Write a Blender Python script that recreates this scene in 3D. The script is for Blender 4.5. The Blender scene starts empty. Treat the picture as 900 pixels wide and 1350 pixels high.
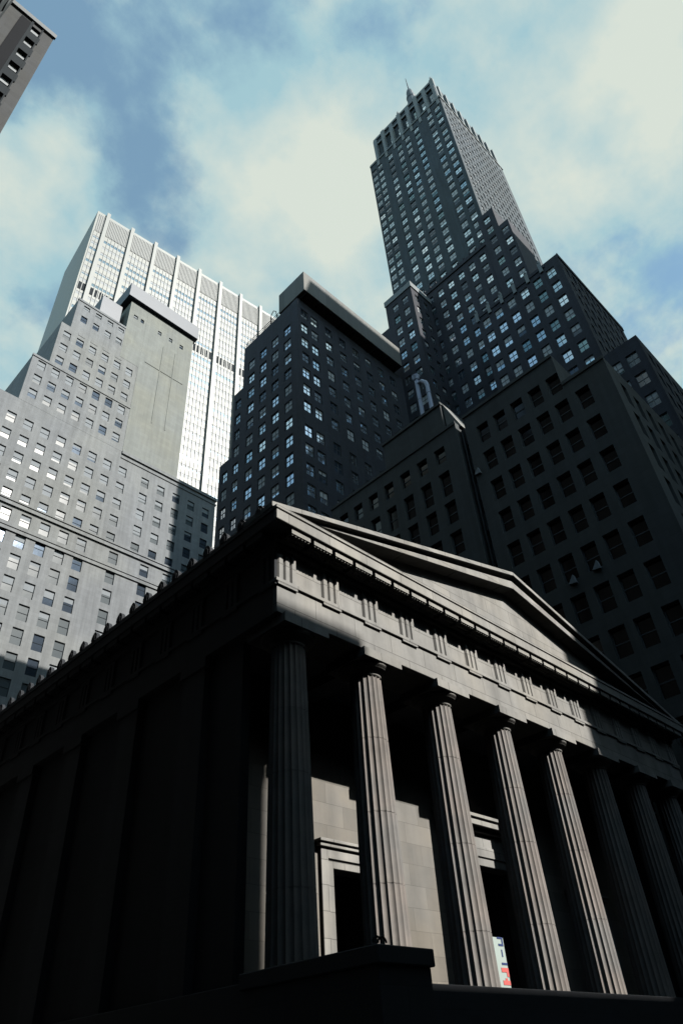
import bpy, bmesh, math, random
from mathutils import Vector, Matrix
random.seed(7)
scene = bpy.context.scene
COL = scene.collection
EYE = 1.6                      # camera height above the street; measured heights below are taken from eye level
CAM_ROT = ((0.7171376, -0.6947095, -0.0556088), (-0.4093449, -0.4844473, 0.7731413), (0.5640482, 0.5316855, 0.6317911))

# ------------------------------------------------------------------ materials
def nt(m):
    m.use_nodes = True
    t = m.node_tree
    t.nodes.clear()
    return t
def N(t, kind, **kw):
    n = t.nodes.new(kind)
    for k, v in kw.items():
        if k.startswith('i_'):
            key = k[2:]
            key = int(key) if key.isdigit() else key.replace('_', ' ')
            n.inputs[key].default_value = v
        else:
            setattr(n, k, v)
    return n
def math_node(t, op, a=None, b=None, clamp=False):
    n = t.nodes.new('ShaderNodeMath'); n.operation = op; n.use_clamp = clamp
    for i, x in enumerate((a, b)):
        if x is None: continue
        if isinstance(x, (int, float)): n.inputs[i].default_value = x
        else: t.links.new(x, n.inputs[i])
    return n.outputs[0]
def stone(name, base, block=None, joint=0.55, var=0.35, streak=0.35, rough=0.85, noise=0.6, bump=0.25, tint=(1, 0.97, 0.9), metallic=0.0, blockvar=0.12):
    """masonry: base colour broken up by soft mottling, rain streaks, block to block change and joints"""
    m = bpy.data.materials.new(name)
    t = nt(m); L = t.links.new
    geo = N(t, 'ShaderNodeNewGeometry')
    sep = N(t, 'ShaderNodeSeparateXYZ'); L(geo.outputs['Position'], sep.inputs[0])
    n1 = N(t, 'ShaderNodeTexNoise', i_Scale=noise, i_Detail=8.0, i_Roughness=0.65); L(geo.outputs['Position'], n1.inputs['Vector'])
    mp = N(t, 'ShaderNodeMapping'); mp.inputs['Scale'].default_value = (1.3, 1.3, 0.09); L(geo.outputs['Position'], mp.inputs['Vector'])
    n2 = N(t, 'ShaderNodeTexNoise', i_Scale=1.0, i_Detail=6.0, i_Roughness=0.6); L(mp.outputs[0], n2.inputs['Vector'])
    a = math_node(t, 'MULTIPLY', math_node(t, 'SUBTRACT', n1.outputs[0], 0.5), 2.0 * var)
    b = math_node(t, 'MULTIPLY', math_node(t, 'SUBTRACT', n2.outputs[0], 0.5), 2.0 * streak)
    f = math_node(t, 'ADD', math_node(t, 'ADD', a, b), 1.0)
    height = n1.outputs[0]
    if block:
        cmb = N(t, 'ShaderNodeCombineXYZ')
        L(math_node(t, 'ADD', sep.outputs[0], sep.outputs[1]), cmb.inputs[0]); L(sep.outputs[2], cmb.inputs[1])
        br = N(t, 'ShaderNodeTexBrick', i_Scale=1.0)
        br.inputs['Brick Width'].default_value = block[0]; br.inputs['Row Height'].default_value = block[1]
        br.inputs['Mortar Size'].default_value = block[2] if len(block) > 2 else 0.012
        br.inputs['Mortar Smooth'].default_value = 0.3
        br.inputs['Color1'].default_value = (1 - blockvar,) * 3 + (1,); br.inputs['Color2'].default_value = (1 + blockvar,) * 3 + (1,)
        br.inputs['Mortar'].default_value = (joint,) * 3 + (1,)
        L(cmb.outputs[0], br.inputs['Vector'])
        bw = N(t, 'ShaderNodeRGBToBW'); L(br.outputs['Color'], bw.inputs[0])
        f = math_node(t, 'MULTIPLY', f, bw.outputs[0])
        height = math_node(t, 'SUBTRACT', math_node(t, 'MULTIPLY', n1.outputs[0], 0.5), br.outputs['Fac'])
    f = math_node(t, 'MAXIMUM', f, 0.15)
    n3 = N(t, 'ShaderNodeTexNoise', i_Scale=noise * 0.5, i_Detail=3.0); L(geo.outputs['Position'], n3.inputs['Vector'])
    mixc = N(t, 'ShaderNodeMix', data_type='RGBA')
    mixc.inputs['A'].default_value = (*base, 1)
    mixc.inputs['B'].default_value = tuple(base[i] * tint[i] for i in range(3)) + (1,)
    rmp = N(t, 'ShaderNodeMapRange'); rmp.inputs['From Min'].default_value = 0.4; rmp.inputs['From Max'].default_value = 0.62
    L(n3.outputs[0], rmp.inputs['Value']); L(rmp.outputs[0], mixc.inputs['Factor'])
    vm = N(t, 'ShaderNodeVectorMath', operation='SCALE'); L(mixc.outputs['Result'], vm.inputs[0]); L(f, vm.inputs['Scale'])
    bs = N(t, 'ShaderNodeBsdfPrincipled', i_Roughness=rough, i_Metallic=metallic)
    L(vm.outputs[0], bs.inputs['Base Color'])
    if bump:
        bp = N(t, 'ShaderNodeBump', i_Strength=bump, i_Distance=0.03); L(height, bp.inputs['Height']); L(bp.outputs[0], bs.inputs['Normal'])
    out = N(t, 'ShaderNodeOutputMaterial'); L(bs.outputs[0], out.inputs[0])
    return m
def plain(name, base, rough=0.5, metallic=0.0, ior=1.45, wobble=0.0, var=0.15):
    m = bpy.data.materials.new(name)
    t = nt(m); L = t.links.new
    geo = N(t, 'ShaderNodeNewGeometry')
    n1 = N(t, 'ShaderNodeTexNoise', i_Scale=0.35, i_Detail=3.0); L(geo.outputs['Position'], n1.inputs['Vector'])
    f = math_node(t, 'ADD', math_node(t, 'MULTIPLY', math_node(t, 'SUBTRACT', n1.outputs[0], 0.5), 2 * var), 1.0)
    vm = N(t, 'ShaderNodeVectorMath', operation='SCALE'); vm.inputs[0].default_value = base; L(f, vm.inputs['Scale'])
    bs = N(t, 'ShaderNodeBsdfPrincipled', i_Roughness=rough, i_Metallic=metallic, i_IOR=ior)
    L(vm.outputs[0], bs.inputs['Base Color'])
    if wobble:
        n2 = N(t, 'ShaderNodeTexNoise', i_Scale=0.9, i_Detail=2.0); L(geo.outputs['Position'], n2.inputs['Vector'])
        bp = N(t, 'ShaderNodeBump', i_Strength=wobble, i_Distance=0.12); L(n2.outputs[0], bp.inputs['Height']); L(bp.outputs[0], bs.inputs['Normal'])
    out = N(t, 'ShaderNodeOutputMaterial'); L(bs.outputs[0], out.inputs[0])
    return m
M = {}
M['marble'] = stone('weathered marble', (0.235, 0.233, 0.226), (1.9, 0.78, 0.016), joint=0.5, var=0.45, streak=0.5, noise=0.7, blockvar=0.1, tint=(1.02, 0.99, 0.94))
M['shaft'] = stone('fluted marble', (0.18, 0.175, 0.17), None, var=0.5, streak=0.6, noise=1.1, bump=0.2, tint=(1.06, 0.97, 0.92))
M['porch_stone'] = stone('ashlar marble', (0.165, 0.16, 0.15), (1.7, 0.75, 0.012), joint=0.75, var=0.3, streak=0.3, noise=0.7, blockvar=0.12, tint=(1.04, 0.98, 0.9))
M['hall_shaded'] = stone('shade darkened marble', (0.014, 0.017, 0.023), (1.9, 0.78, 0.012), joint=0.72, var=0.3, streak=0.4)  # marble of the shaded parts, their shade put into a near-black colour
M['hall_roof'] = plain('aged sheet roofing', (0.07, 0.075, 0.075), 0.6)
M['limestone'] = stone('grey limestone', (0.165, 0.175, 0.187), (1.5, 0.75, 0.012), joint=0.78, var=0.25, streak=0.42, noise=0.1, blockvar=0.06, tint=(1.03, 1.01, 0.94))
M['limestone_blank'] = stone('patchy limestone', (0.175, 0.187, 0.18), (2.2, 1.1, 0.02), joint=0.85, var=0.22, streak=0.25, noise=0.18, blockvar=0.05)
M['slate'] = plain('blue grey metal cladding', (0.065, 0.08, 0.105), 0.45)
M['white_metal'] = stone('white enamelled metal', (0.225, 0.24, 0.24), (1.56, 3.75, 0.03), joint=0.78, var=0.05, streak=0.06, rough=0.45, noise=0.05, bump=0.0, blockvar=0.04)
M['white_pier'] = plain('bright white metal', (0.24, 0.247, 0.24), 0.4, var=0.04)
M['louvre'] = plain('grey louvre slats', (0.17, 0.18, 0.185), 0.5)
M['dark_brick'] = stone('soot dark brick', (0.036, 0.042, 0.058), (0.6, 0.3, 0.02), joint=0.75, var=0.35, streak=0.5, noise=0.15, blockvar=0.12)
M['tower_brick'] = stone('dark grey brick', (0.036, 0.052, 0.068), (0.6, 0.3, 0.02), joint=0.7, var=0.6, streak=0.7, noise=0.09, blockvar=0.1)
M['tower_low'] = stone('violet grey brick', (0.024, 0.028, 0.042), (0.6, 0.3, 0.02), joint=0.7, var=0.6, streak=0.7, noise=0.12, blockvar=0.1)
M['tower_trim'] = stone('pale terracotta', (0.20, 0.225, 0.245), None, var=0.2, streak=0.2)
M['copper'] = plain('dark copper roof', (0.05, 0.07, 0.09), 0.5)
M['granite'] = stone('grey granite', (0.055, 0.062, 0.067), (1.4, 0.6, 0.012), joint=0.72, var=0.35, streak=0.45, noise=0.25, blockvar=0.06)
M['concrete_band'] = stone('pale grey cladding', (0.17, 0.175, 0.175), (3.0, 9.0, 0.02), joint=0.8, var=0.1, streak=0.2, noise=0.2)
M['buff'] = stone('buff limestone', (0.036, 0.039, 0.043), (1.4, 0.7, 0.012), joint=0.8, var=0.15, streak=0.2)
M['frame_dark'] = plain('dark window paint', (0.025, 0.03, 0.035), 0.75, ior=1.15)
M['spandrel'] = plain('dark spandrel metal', (0.045, 0.055, 0.065), 0.7)
M['frame_grey'] = plain('grey window paint', (0.10, 0.11, 0.12), 0.5)
M['frame_white'] = plain('white window paint', (0.22, 0.23, 0.23), 0.5)
M['glass'] = plain('window glass', (0.07, 0.085, 0.095), 0.25, ior=1.2, wobble=0.03)
M['glass_bright'] = plain('mirroring window glass', (0.45, 0.57, 0.66), 0.06, metallic=0.85, wobble=0.04, var=0.5)
M['glass_cyan'] = plain('greenish window glass', (0.15, 0.24, 0.27), 0.07, metallic=0.75, wobble=0.04, var=0.5)
M['glass_pale'] = plain('pale sky window glass', (0.78, 0.85, 0.92), 0.08, metallic=0.9, wobble=0.04, var=0.4)
M['glass_white'] = plain('silvered window glass', (0.92, 0.95, 0.97), 0.08, metallic=0.95, wobble=0.03, var=0.05)
M['glass_deep'] = plain('deep window glass', (0.06, 0.08, 0.11), 0.1, metallic=0.5, wobble=0.04, var=0.5)
M['glass_tower'] = plain('sky reflecting plate glass', (0.25, 0.34, 0.40), 0.15, metallic=0.7, wobble=0.03, var=0.2)
M['glass_dull'] = plain('dusty window glass', (0.012, 0.013, 0.016), 0.22, ior=1.5)
M['glass_dark'] = plain('unlit window glass', (0.005, 0.005, 0.007), 0.1, ior=1.45)
M['blind'] = plain('pale window blind', (0.20, 0.22, 0.24), 0.8)
M['blind_pale'] = plain('cream window blind', (0.5, 0.52, 0.54), 0.6)
M['blind_white'] = plain('white window blind', (0.20, 0.22, 0.24), 0.5)
M['asphalt'] = stone('asphalt', (0.05, 0.05, 0.05), None, var=0.3, streak=0.0, noise=3.0)
M['paving'] = stone('pavement slabs', (0.22, 0.215, 0.20), None, var=0.3, streak=0.0, noise=1.5)
M['kerb'] = stone('kerb stone', (0.25, 0.25, 0.24), None, var=0.3, streak=0.0, noise=1.5)
M['paint'] = plain('road paint', (0.6, 0.6, 0.57), 0.7)
M['iron'] = plain('black iron', (0.012, 0.013, 0.016), 0.75, ior=1.15)
M['bronze_door'] = plain('dark bronze door', (0.010, 0.010, 0.011), 0.6)
M['flue'] = plain('pale galvanised pipe', (0.33, 0.37, 0.48), 0.4, metallic=0.2)
M['sign_white'] = plain('sign white', (0.36, 0.43, 0.41), 0.5)
M['sign_blue'] = plain('sign blue', (0.04, 0.06, 0.16), 0.5)
M['sign_red'] = plain('sign red', (0.55, 0.13, 0.12), 0.5)

# ------------------------------------------------------------------ mesh helpers (z given from eye level)
def V3(x, y, z): return Vector((x, y, z + EYE))
def quad(bm, pts, mi=0, flip=False):
    vs = [bm.verts.new(p) for p in pts]
    if flip: vs.reverse()
    f = bm.faces.new(vs); f.material_index = mi
    return f
def box(bm, x0, x1, y0, y1, z0, z1, mi=0, raw=False):
    e = 0 if raw else EYE
    v = [bm.verts.new((x, y, z + e)) for z in (z0, z1) for y in (y0, y1) for x in (x0, x1)]
    for idx in ((0, 2, 3, 1), (4, 5, 7, 6), (0, 1, 5, 4), (2, 6, 7, 3), (0, 4, 6, 2), (1, 3, 7, 5)):
        f = bm.faces.new([v[i] for i in idx]); f.material_index = mi
def prism(bm, pts, y0, y1):
    """outline in x,z (counter clockwise seen from the south) pulled from y0 to y1"""
    a = [bm.verts.new((x, y0, z + EYE)) for x, z in pts]; b = [bm.verts.new((x, y1, z + EYE)) for x, z in pts]
    bm.faces.new(a); bm.faces.new(list(reversed(b)))
    n = len(pts)
    for i in range(n):
        bm.faces.new((a[i], b[i], b[(i + 1) % n], a[(i + 1) % n])[::-1])
def prism_x(bm, pts, x0, x1):
    """outline in y,z pulled along x"""
    a = [bm.verts.new((x0, y, z + EYE)) for y, z in pts]; b = [bm.verts.new((x1, y, z + EYE)) for y, z in pts]
    bm.faces.new(a); bm.faces.new(list(reversed(b)))
    n = len(pts)
    for i in range(n):
        bm.faces.new((a[i], b[i], b[(i + 1) % n], a[(i + 1) % n])[::-1])
def lathe(bm, cx, cy, prof, seg=24, flutes=0):
    rings = []
    for r, z, d in prof:
        ring = []
        n = flutes * 6 if flutes else seg
        for i in range(n):
            a = 2 * math.pi * i / n
            rr = r
            if flutes and d:
                rr = r - d * abs(math.sin(math.pi * (i % 6) / 6.0)) ** 0.8
            ring.append(bm.verts.new((cx + rr * math.cos(a), cy + rr * math.sin(a), z + EYE)))
        rings.append(ring)
    for k in range(len(rings) - 1):
        A, B = rings[k], rings[k + 1]; n = len(A)
        for i in range(n):
            bm.faces.new((A[i], A[(i + 1) % n], B[(i + 1) % n], B[i]))
    bm.faces.new(list(reversed(rings[0]))); bm.faces.new(rings[-1])
def tube(bm, pts, r, seg=8):
    rings = []
    for i, p in enumerate(pts):
        d = (pts[min(i + 1, len(pts) - 1)] - pts[max(i - 1, 0)]).normalized()
        u = d.orthogonal().normalized() if i == 0 else (u - d * u.dot(d)).normalized()
        w = d.cross(u)
        rings.append([bm.verts.new(p + r * (math.cos(2 * math.pi * k / seg) * u + math.sin(2 * math.pi * k / seg) * w)) for k in range(seg)])
    for a, b in zip(rings, rings[1:]):
        for k in range(seg):
            bm.faces.new((a[k], a[(k + 1) % seg], b[(k + 1) % seg], b[k]))
    bm.faces.new(list(reversed(rings[0]))); bm.faces.new(rings[-1])
def mesh_of(bm, name, mats, recalc=True, bevel=0):
    if recalc: bmesh.ops.recalc_face_normals(bm, faces=bm.faces[:])
    me = bpy.data.meshes.new(name); bm.to_mesh(me); bm.free()
    for m in (mats if isinstance(mats, (list, tuple)) else [mats]): me.materials.append(M[m])
    return me
def link(name, me, parent=None, keep=True):
    o = bpy.data.objects.new(name, me); COL.objects.link(o)
    if parent is not None:
        o.parent = parent
        if keep: o.matrix_parent_inverse = INV[parent.name]
    return o
INV = {}
def obj(name, bm, mats, parent=None, recalc=True, bevel=0):
    o = link(name, mesh_of(bm, name, mats, recalc), parent)
    INV[o.name] = INV[parent.name] if parent is not None else Matrix.Identity(4)
    if parent is not None:
        INV[o.name] = Matrix.Identity(4)       # part meshes carry world coordinates, so sub-parts hang on them unshifted
    if bevel:
        md = o.modifiers.new('edge wear', 'BEVEL'); md.width = bevel; md.segments = 1; md.limit_method = 'ANGLE'
    return o
def thing(name, label, cat, loc, group=None):
    o = bpy.data.objects.new(name, None); COL.objects.link(o)
    o.location = loc; o.empty_display_size = 1
    INV[o.name] = Matrix.Translation(loc).inverted()
    o['label'] = label; o['category'] = cat
    if group: o['group'] = group
    return o
def structure(name, bm, mats):
    o = obj(name, bm, mats); o['kind'] = 'structure'
    return o

# ------------------------------------------------------------------ facades with real openings
class Facade:
    """collects the walls and the window places of one building"""
    def __init__(self, root, style, weights, depth=0.3, glass='glass', frame='frame_dark', blind='blind'):
        self.root, self.style, self.weights, self.depth = root, style, weights, depth
        self.glass, self.frame, self.blind = glass, frame, blind
        self.wins = []
    def wall(self, bm, side, plane, u0, u1, z0, z1, cols=(), rows=(), skip=None, force=None, depth=None):
        d = self.depth if depth is None else depth
        def P(u, z, k=0.0):
            if side == 'S': return V3(u, plane + k, z)
            if side == 'W': return V3(plane + k, u, z)
            if side == 'N': return V3(u, plane - k, z)
            return V3(plane - k, u, z)
        flip = side in ('W', 'N')
        cols = sorted((c, w) for c, w in cols if c - w / 2 > u0 and c + w / 2 < u1)
        rows = sorted((r, h) for r, h in rows if r - h / 2 > z0 and r + h / 2 < z1)
        z = z0
        for r, h in rows:
            a, b = r - h / 2, r + h / 2
            use = [(c, w) for c, w in cols if not (skip and skip(c, r))]
            if not use: continue
            if a > z: quad(bm, [P(u0, z), P(u1, z), P(u1, a), P(u0, a)], 0, flip)
            u = u0
            for c, w in use:
                p, q = c - w / 2, c + w / 2
                quad(bm, [P(u, a), P(p, a), P(p, b), P(u, b)], 0, flip)
                quad(bm, [P(p, a), P(p, a, d), P(p, b, d), P(p, b)], 0, not flip)
                quad(bm, [P(q, a), P(q, a, d), P(q, b, d), P(q, b)], 0, flip)
                quad(bm, [P(p, b), P(p, b, d), P(q, b, d), P(q, b)], 0, not flip)
                quad(bm, [P(p, a), P(p, a, d), P(q, a, d), P(q, a)], 0, flip)
                self.wins.append((side, P(c, r, d - 0.04), w, h, force(c, r) if force else None))
                u = q
            quad(bm, [P(u, a), P(u1, a), P(u1, b), P(u, b)], 0, flip)
            z = b
        quad(bm, [P(u0, z), P(u1, z), P(u1, z1), P(u0, z1)], 0, flip)
    def block(self, name, mat, x0, x1, y0, y1, z0, z1, S=None, W=None, E=None, Nn=None, roof=True):
        bm = bmesh.new()
        self.wall(bm, 'S', y0, x0, x1, z0, z1, **(S or {}))
        self.wall(bm, 'W', x0, y0, y1, z0, z1, **(W or {}))
        self.wall(bm, 'N', y1, x0, x1, z0, z1, **(Nn or {}))
        self.wall(bm, 'E', x1, y0, y1, z0, z1, **(E or {}))
        o = obj(name, bm, mat, self.root, recalc=False)
        if roof:
            rb = bmesh.new(); quad(rb, [V3(x0, y0, z1 - 0.35), V3(x1, y0, z1 - 0.35), V3(x1, y1, z1 - 0.35), V3(x0, y1, z1 - 0.35)])
            obj('roof', rb, 'hall_roof', self.root)
        return o
ROTZ = {'S': 0.0, 'W': -math.pi / 2, 'N': math.pi, 'E': math.pi / 2}
FRAMES, PANES = {}, {}
def frame_bm(bm, w, h, style, T=None, mi=0):
    b = 0.07 if style != 'strip' else 0.06
    bars = [(-w/2, -w/2 + b, -h/2, h/2), (w/2 - b, w/2, -h/2, h/2), (-w/2 + b, w/2 - b, h/2 - b, h/2), (-w/2 + b, w/2 - b, -h/2, -h/2 + b * 1.5)]
    if style in ('sash', 'cross'): bars.append((-w/2 + b, w/2 - b, -0.045, 0.045))
    if style == 'cross':
        bars += [(-0.035, 0.035, 0.045, h/2 - b), (-0.035, 0.035, -h/2 + b * 1.5, -0.045)]
    if style == 'strip':
        n = max(2, int(round(w / 1.55)))
        for k in range(1, n):
            x = -w/2 + w * k / n
            bars.append((x - 0.05, x + 0.05, -h/2 + b * 1.5, h/2 - b))
    for x0, x1, z0, z1 in bars:
        vs0 = len(bm.verts)
        box(bm, x0, x1, -0.05, 0.03, z0, z1, mi, raw=True)
        if T is not None:
            bm.verts.ensure_lookup_table()
            for v in bm.verts[vs0:]: v.co = T @ v.co
def pane_bm(bm, w, h, frac, T=None, m0=0, m1=1):
    b = 0.04
    z_split = h/2 - b - (h - 2 * b) * frac
    vs0 = len(bm.verts)
    if frac < 0.98: box(bm, -w/2 + b, w/2 - b, 0.0, 0.02, -h/2 + b, z_split, m0, raw=True)
    if frac > 0.02: box(bm, -w/2 + b, w/2 - b, 0.002, 0.022, z_split, h/2 - b, m1, raw=True)
    if T is not None:
        bm.verts.ensure_lookup_table()
        for v in bm.verts[vs0:]: v.co = T @ v.co
def px_area(p, w, h):
    q = Vector((p.x, p.y, p.z - EYE))
    c = [Vector(r).dot(q) for r in CAM_ROT]
    if c[2] <= 0: return None
    u, v = 446 + 935.4 * c[0] / c[2], 678 - 935.4 * c[1] / c[2]
    if not (-5 < u < 905 and -5 < v < 1355): return None
    return w * h / q.length_squared
GLASS_MIX = {'glass_clear': ('glass_pale', 'glass_pale', 'glass_white', 'glass_pale', 'glass_bright', 'glass_deep'), 'glass_bright': ('glass_bright', 'glass_bright', 'glass_cyan', 'glass_pale', 'glass_deep'), 'glass': ('glass', 'glass', 'glass_deep')}
FACADES = []
def finish_windows(f, extra=None):
    """the hundred windows that show largest become parts of their own, the rest one part"""
    dg = bpy.context.evaluated_depsgraph_get(); eye = Vector((0, 0, EYE))
    rated = []
    for k, (side, p, w, h, force) in enumerate(f.wins):
        a = px_area(p, w, h); vis = 0
        if a is not None:
            d = p - eye; L = d.length
            hit, loc, *_ = scene.ray_cast(dg, eye, d.normalized(), distance=L * 1.2)
            vis = 1 if (not hit or (loc - eye).length > L - 1.0) else 0
        rated.append(((vis, a or 0.0), k))
    rated.sort(reverse=True)
    top = {k for s, k in rated[:100] if s[0]}
    rest = bmesh.new(); nrest = 0
    rng = random.Random(len(f.wins) * 13 + 5)
    for k, (side, p, w, h, force) in enumerate(f.wins):
        frac = force if force is not None else rng.choices([0.0, 0.25, 0.5, 0.75, 1.0], f.weights)[0]
        frac = round(frac, 2); w, h = round(w, 3), round(h, 3)
        R = Matrix.Rotation(ROTZ[side] + getattr(f, 'extra_rot', 0.0), 4, 'Z')
        if k in top:
            key = (f.style, w, h, f.frame)
            if key not in FRAMES:
                bm = bmesh.new(); frame_bm(bm, w, h, f.style); FRAMES[key] = mesh_of(bm, 'window', f.frame)
            gl = rng.choice(GLASS_MIX.get(f.glass, (f.glass,)))
            pkey = (w, h, frac, gl, f.blind)
            if pkey not in PANES:
                bm = bmesh.new(); pane_bm(bm, w, h, frac); PANES[pkey] = mesh_of(bm, 'pane', [gl, f.blind])
            o = link('window', FRAMES[key], f.root); o.matrix_basis = Matrix.Translation(p) @ R
            o2 = link('pane', PANES[pkey], o, keep=False)
        else:
            T = Matrix.Translation(p) @ R
            mix = GLASS_MIX.get(f.glass, (f.glass,))
            frame_bm(rest, w, h, f.style, T, 1); pane_bm(rest, w, h, frac, T, 2 + rng.randrange(len(mix)), 0); nrest += 1
    if nrest:
        o = obj('windows', rest, [f.blind, f.frame] + list(GLASS_MIX.get(f.glass, (f.glass,))), f.root); o['kind'] = 'stuff'
    else: rest.free()
def rows_down(top, step, bottom, h): 
    out = []; z = top
    while z > bottom: out.append((z, h)); z -= step
    return out
def cols_at(xs, w): return [(x, w) for x in xs]

# ------------------------------------------------------------------ ground, road, pavements
bm = bmesh.new(); box(bm, -900, 900, -900, 900, -2.1, -1.62); structure('ground', bm, 'asphalt')
bm = bmesh.new()
quad(bm, [V3(-300, -3.0, -1.612), V3(300, -3.0, -1.612), V3(300, 5.5, -1.612), V3(-300, 5.5, -1.612)])
quad(bm, [V3(2.6, 5.5, -1.612), V3(9.2, 5.5, -1.612), V3(9.2, 84, -1.612), V3(2.6, 84, -1.612)])
structure('road', bm, 'asphalt')
bm = bmesh.new()
for x in range(-60, 62, 6): quad(bm, [V3(x, 1.2, -1.606), V3(x + 3, 1.2, -1.606), V3(x + 3, 1.35, -1.606), V3(x, 1.35, -1.606)])
structure('road_marking', bm, 'paint')
bm = bmesh.new()
box(bm, 9.35, 200, 5.65, 9.9, -1.618, -1.49); box(bm, 9.35, 12.0, 9.9, 84, -1.618, -1.49); box(bm, -200, 2.45, 5.65, 30, -1.618, -1.49)
box(bm, 0.25, 2.45, 30, 84, -1.618, -1.49); box(bm, -200, 200, -14, -3.15, -1.618, -1.49)
structure('pavement', bm, 'paving')
bm = bmesh.new()
box(bm, 9.2, 200, 5.5, 5.65, -1.618, -1.48); box(bm, 9.2, 9.35, 5.65, 84, -1.618, -1.48); box(bm, -200, 2.6, 5.5, 5.65, -1.618, -1.48)
box(bm, 2.45, 2.6, 5.65, 84, -1.618, -1.48); box(bm, -200, 200, -3.15, -3.0, -1.618, -1.48)
structure('kerb', bm, 'kerb')

# ------------------------------------------------------------------ the temple fronted hall
hall = thing('temple_building', 'marble temple fronted hall with Doric columns and triangular pediment in the foreground', 'building', (27.55, 45, 0))
FLOOR, ABOT, ATOP, FTOP, CBOT, CTOP = 2.2, 12.12, 13.25, 14.62, 15.08, 15.6
X0, X1, XC = 12.72, 42.38, 27.55
YF, YW, YB = 15.0, 19.0, 74.0
COLX = (13.9, 17.55, 21.55, 25.55, 29.55, 33.55, 37.55, 41.2); CY = 15.82
# steps and platform
bm = bmesh.new()
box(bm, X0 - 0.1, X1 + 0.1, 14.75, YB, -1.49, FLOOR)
obj('platform', bm, 'hall_shaded', hall, bevel=0.02)
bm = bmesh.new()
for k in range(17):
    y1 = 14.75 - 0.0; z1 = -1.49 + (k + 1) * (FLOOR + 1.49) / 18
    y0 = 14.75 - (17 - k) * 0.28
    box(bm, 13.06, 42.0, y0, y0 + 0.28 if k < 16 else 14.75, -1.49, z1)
obj('stairs', bm, 'hall_shaded', hall)
for xa, xb in ((11.45, 12.98), (42.1, 43.6)):
    bm = bmesh.new(); box(bm, xa, xb, 10.6, 14.74, -1.49, FLOOR - 0.35); box(bm, xa - 0.07, xb + 0.07, 10.53, 14.74, FLOOR - 0.35, FLOOR - 0.04)
    fl = obj('stair_flank', bm, 'hall_shaded', hall, bevel=0.02)
    bm = bmesh.new()
    for q in range(2):
        c = V3(xa + 0.18 + 0.26 * q, 10.75, FLOOR + 0.02)
        tube(bm, [c + Vector((0.12 * math.cos(a_ * 0.4) - 0.12 * q, 0, 0.10 * math.sin(a_ * 0.4))) for a_ in range(9)], 0.022, 6)
    obj('iron_scroll', bm, 'iron', fl)
# columns
for i, cx in enumerate(COLX):
    bm = bmesh.new()
    prof = []
    nz = 26
    joints = [0.22 + 0.06 * math.sin(i * 2.1), 0.50 + 0.05 * math.cos(i * 1.7), 0.76 + 0.05 * math.sin(i * 3.3)]
    zs = [FLOOR + (11.42 - FLOOR) * k / nz for k in range(nz + 1)]
    for j in joints:
        zj = FLOOR + (11.42 - FLOOR) * j
        zs += [zj - 0.014, zj - 0.012, zj + 0.012, zj + 0.014]
    for z in sorted(zs):
        t = (z - FLOOR) / (11.42 - FLOOR)
        r = 0.70 - 0.135 * t - 0.0 + 0.012 * math.sin(math.pi * t)
        if any(abs(z - (FLOOR + (11.42 - FLOOR) * j)) < 0.0125 for j in joints): r -= 0.012
        prof.append((r, z, 0.062 - 0.012 * t))
    lathe(bm, cx, CY, prof, flutes=20)
    c = obj('column', bm, 'shaft', hall)
    bm = bmesh.new()
    lathe(bm, cx, CY, [(0.575, 11.42, 0), (0.60, 11.45, 0), (0.60, 11.48, 0), (0.66, 11.53, 0), (0.80, 11.63, 0), (0.90, 11.72, 0), (0.93, 11.78, 0), (0.93, 11.80, 0)], 40)
    hw = 0.97
    box(bm, cx - hw, cx + hw, CY - hw, CY + hw, 11.80, ABOT)
    obj('capital', bm, 'marble', c)
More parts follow.
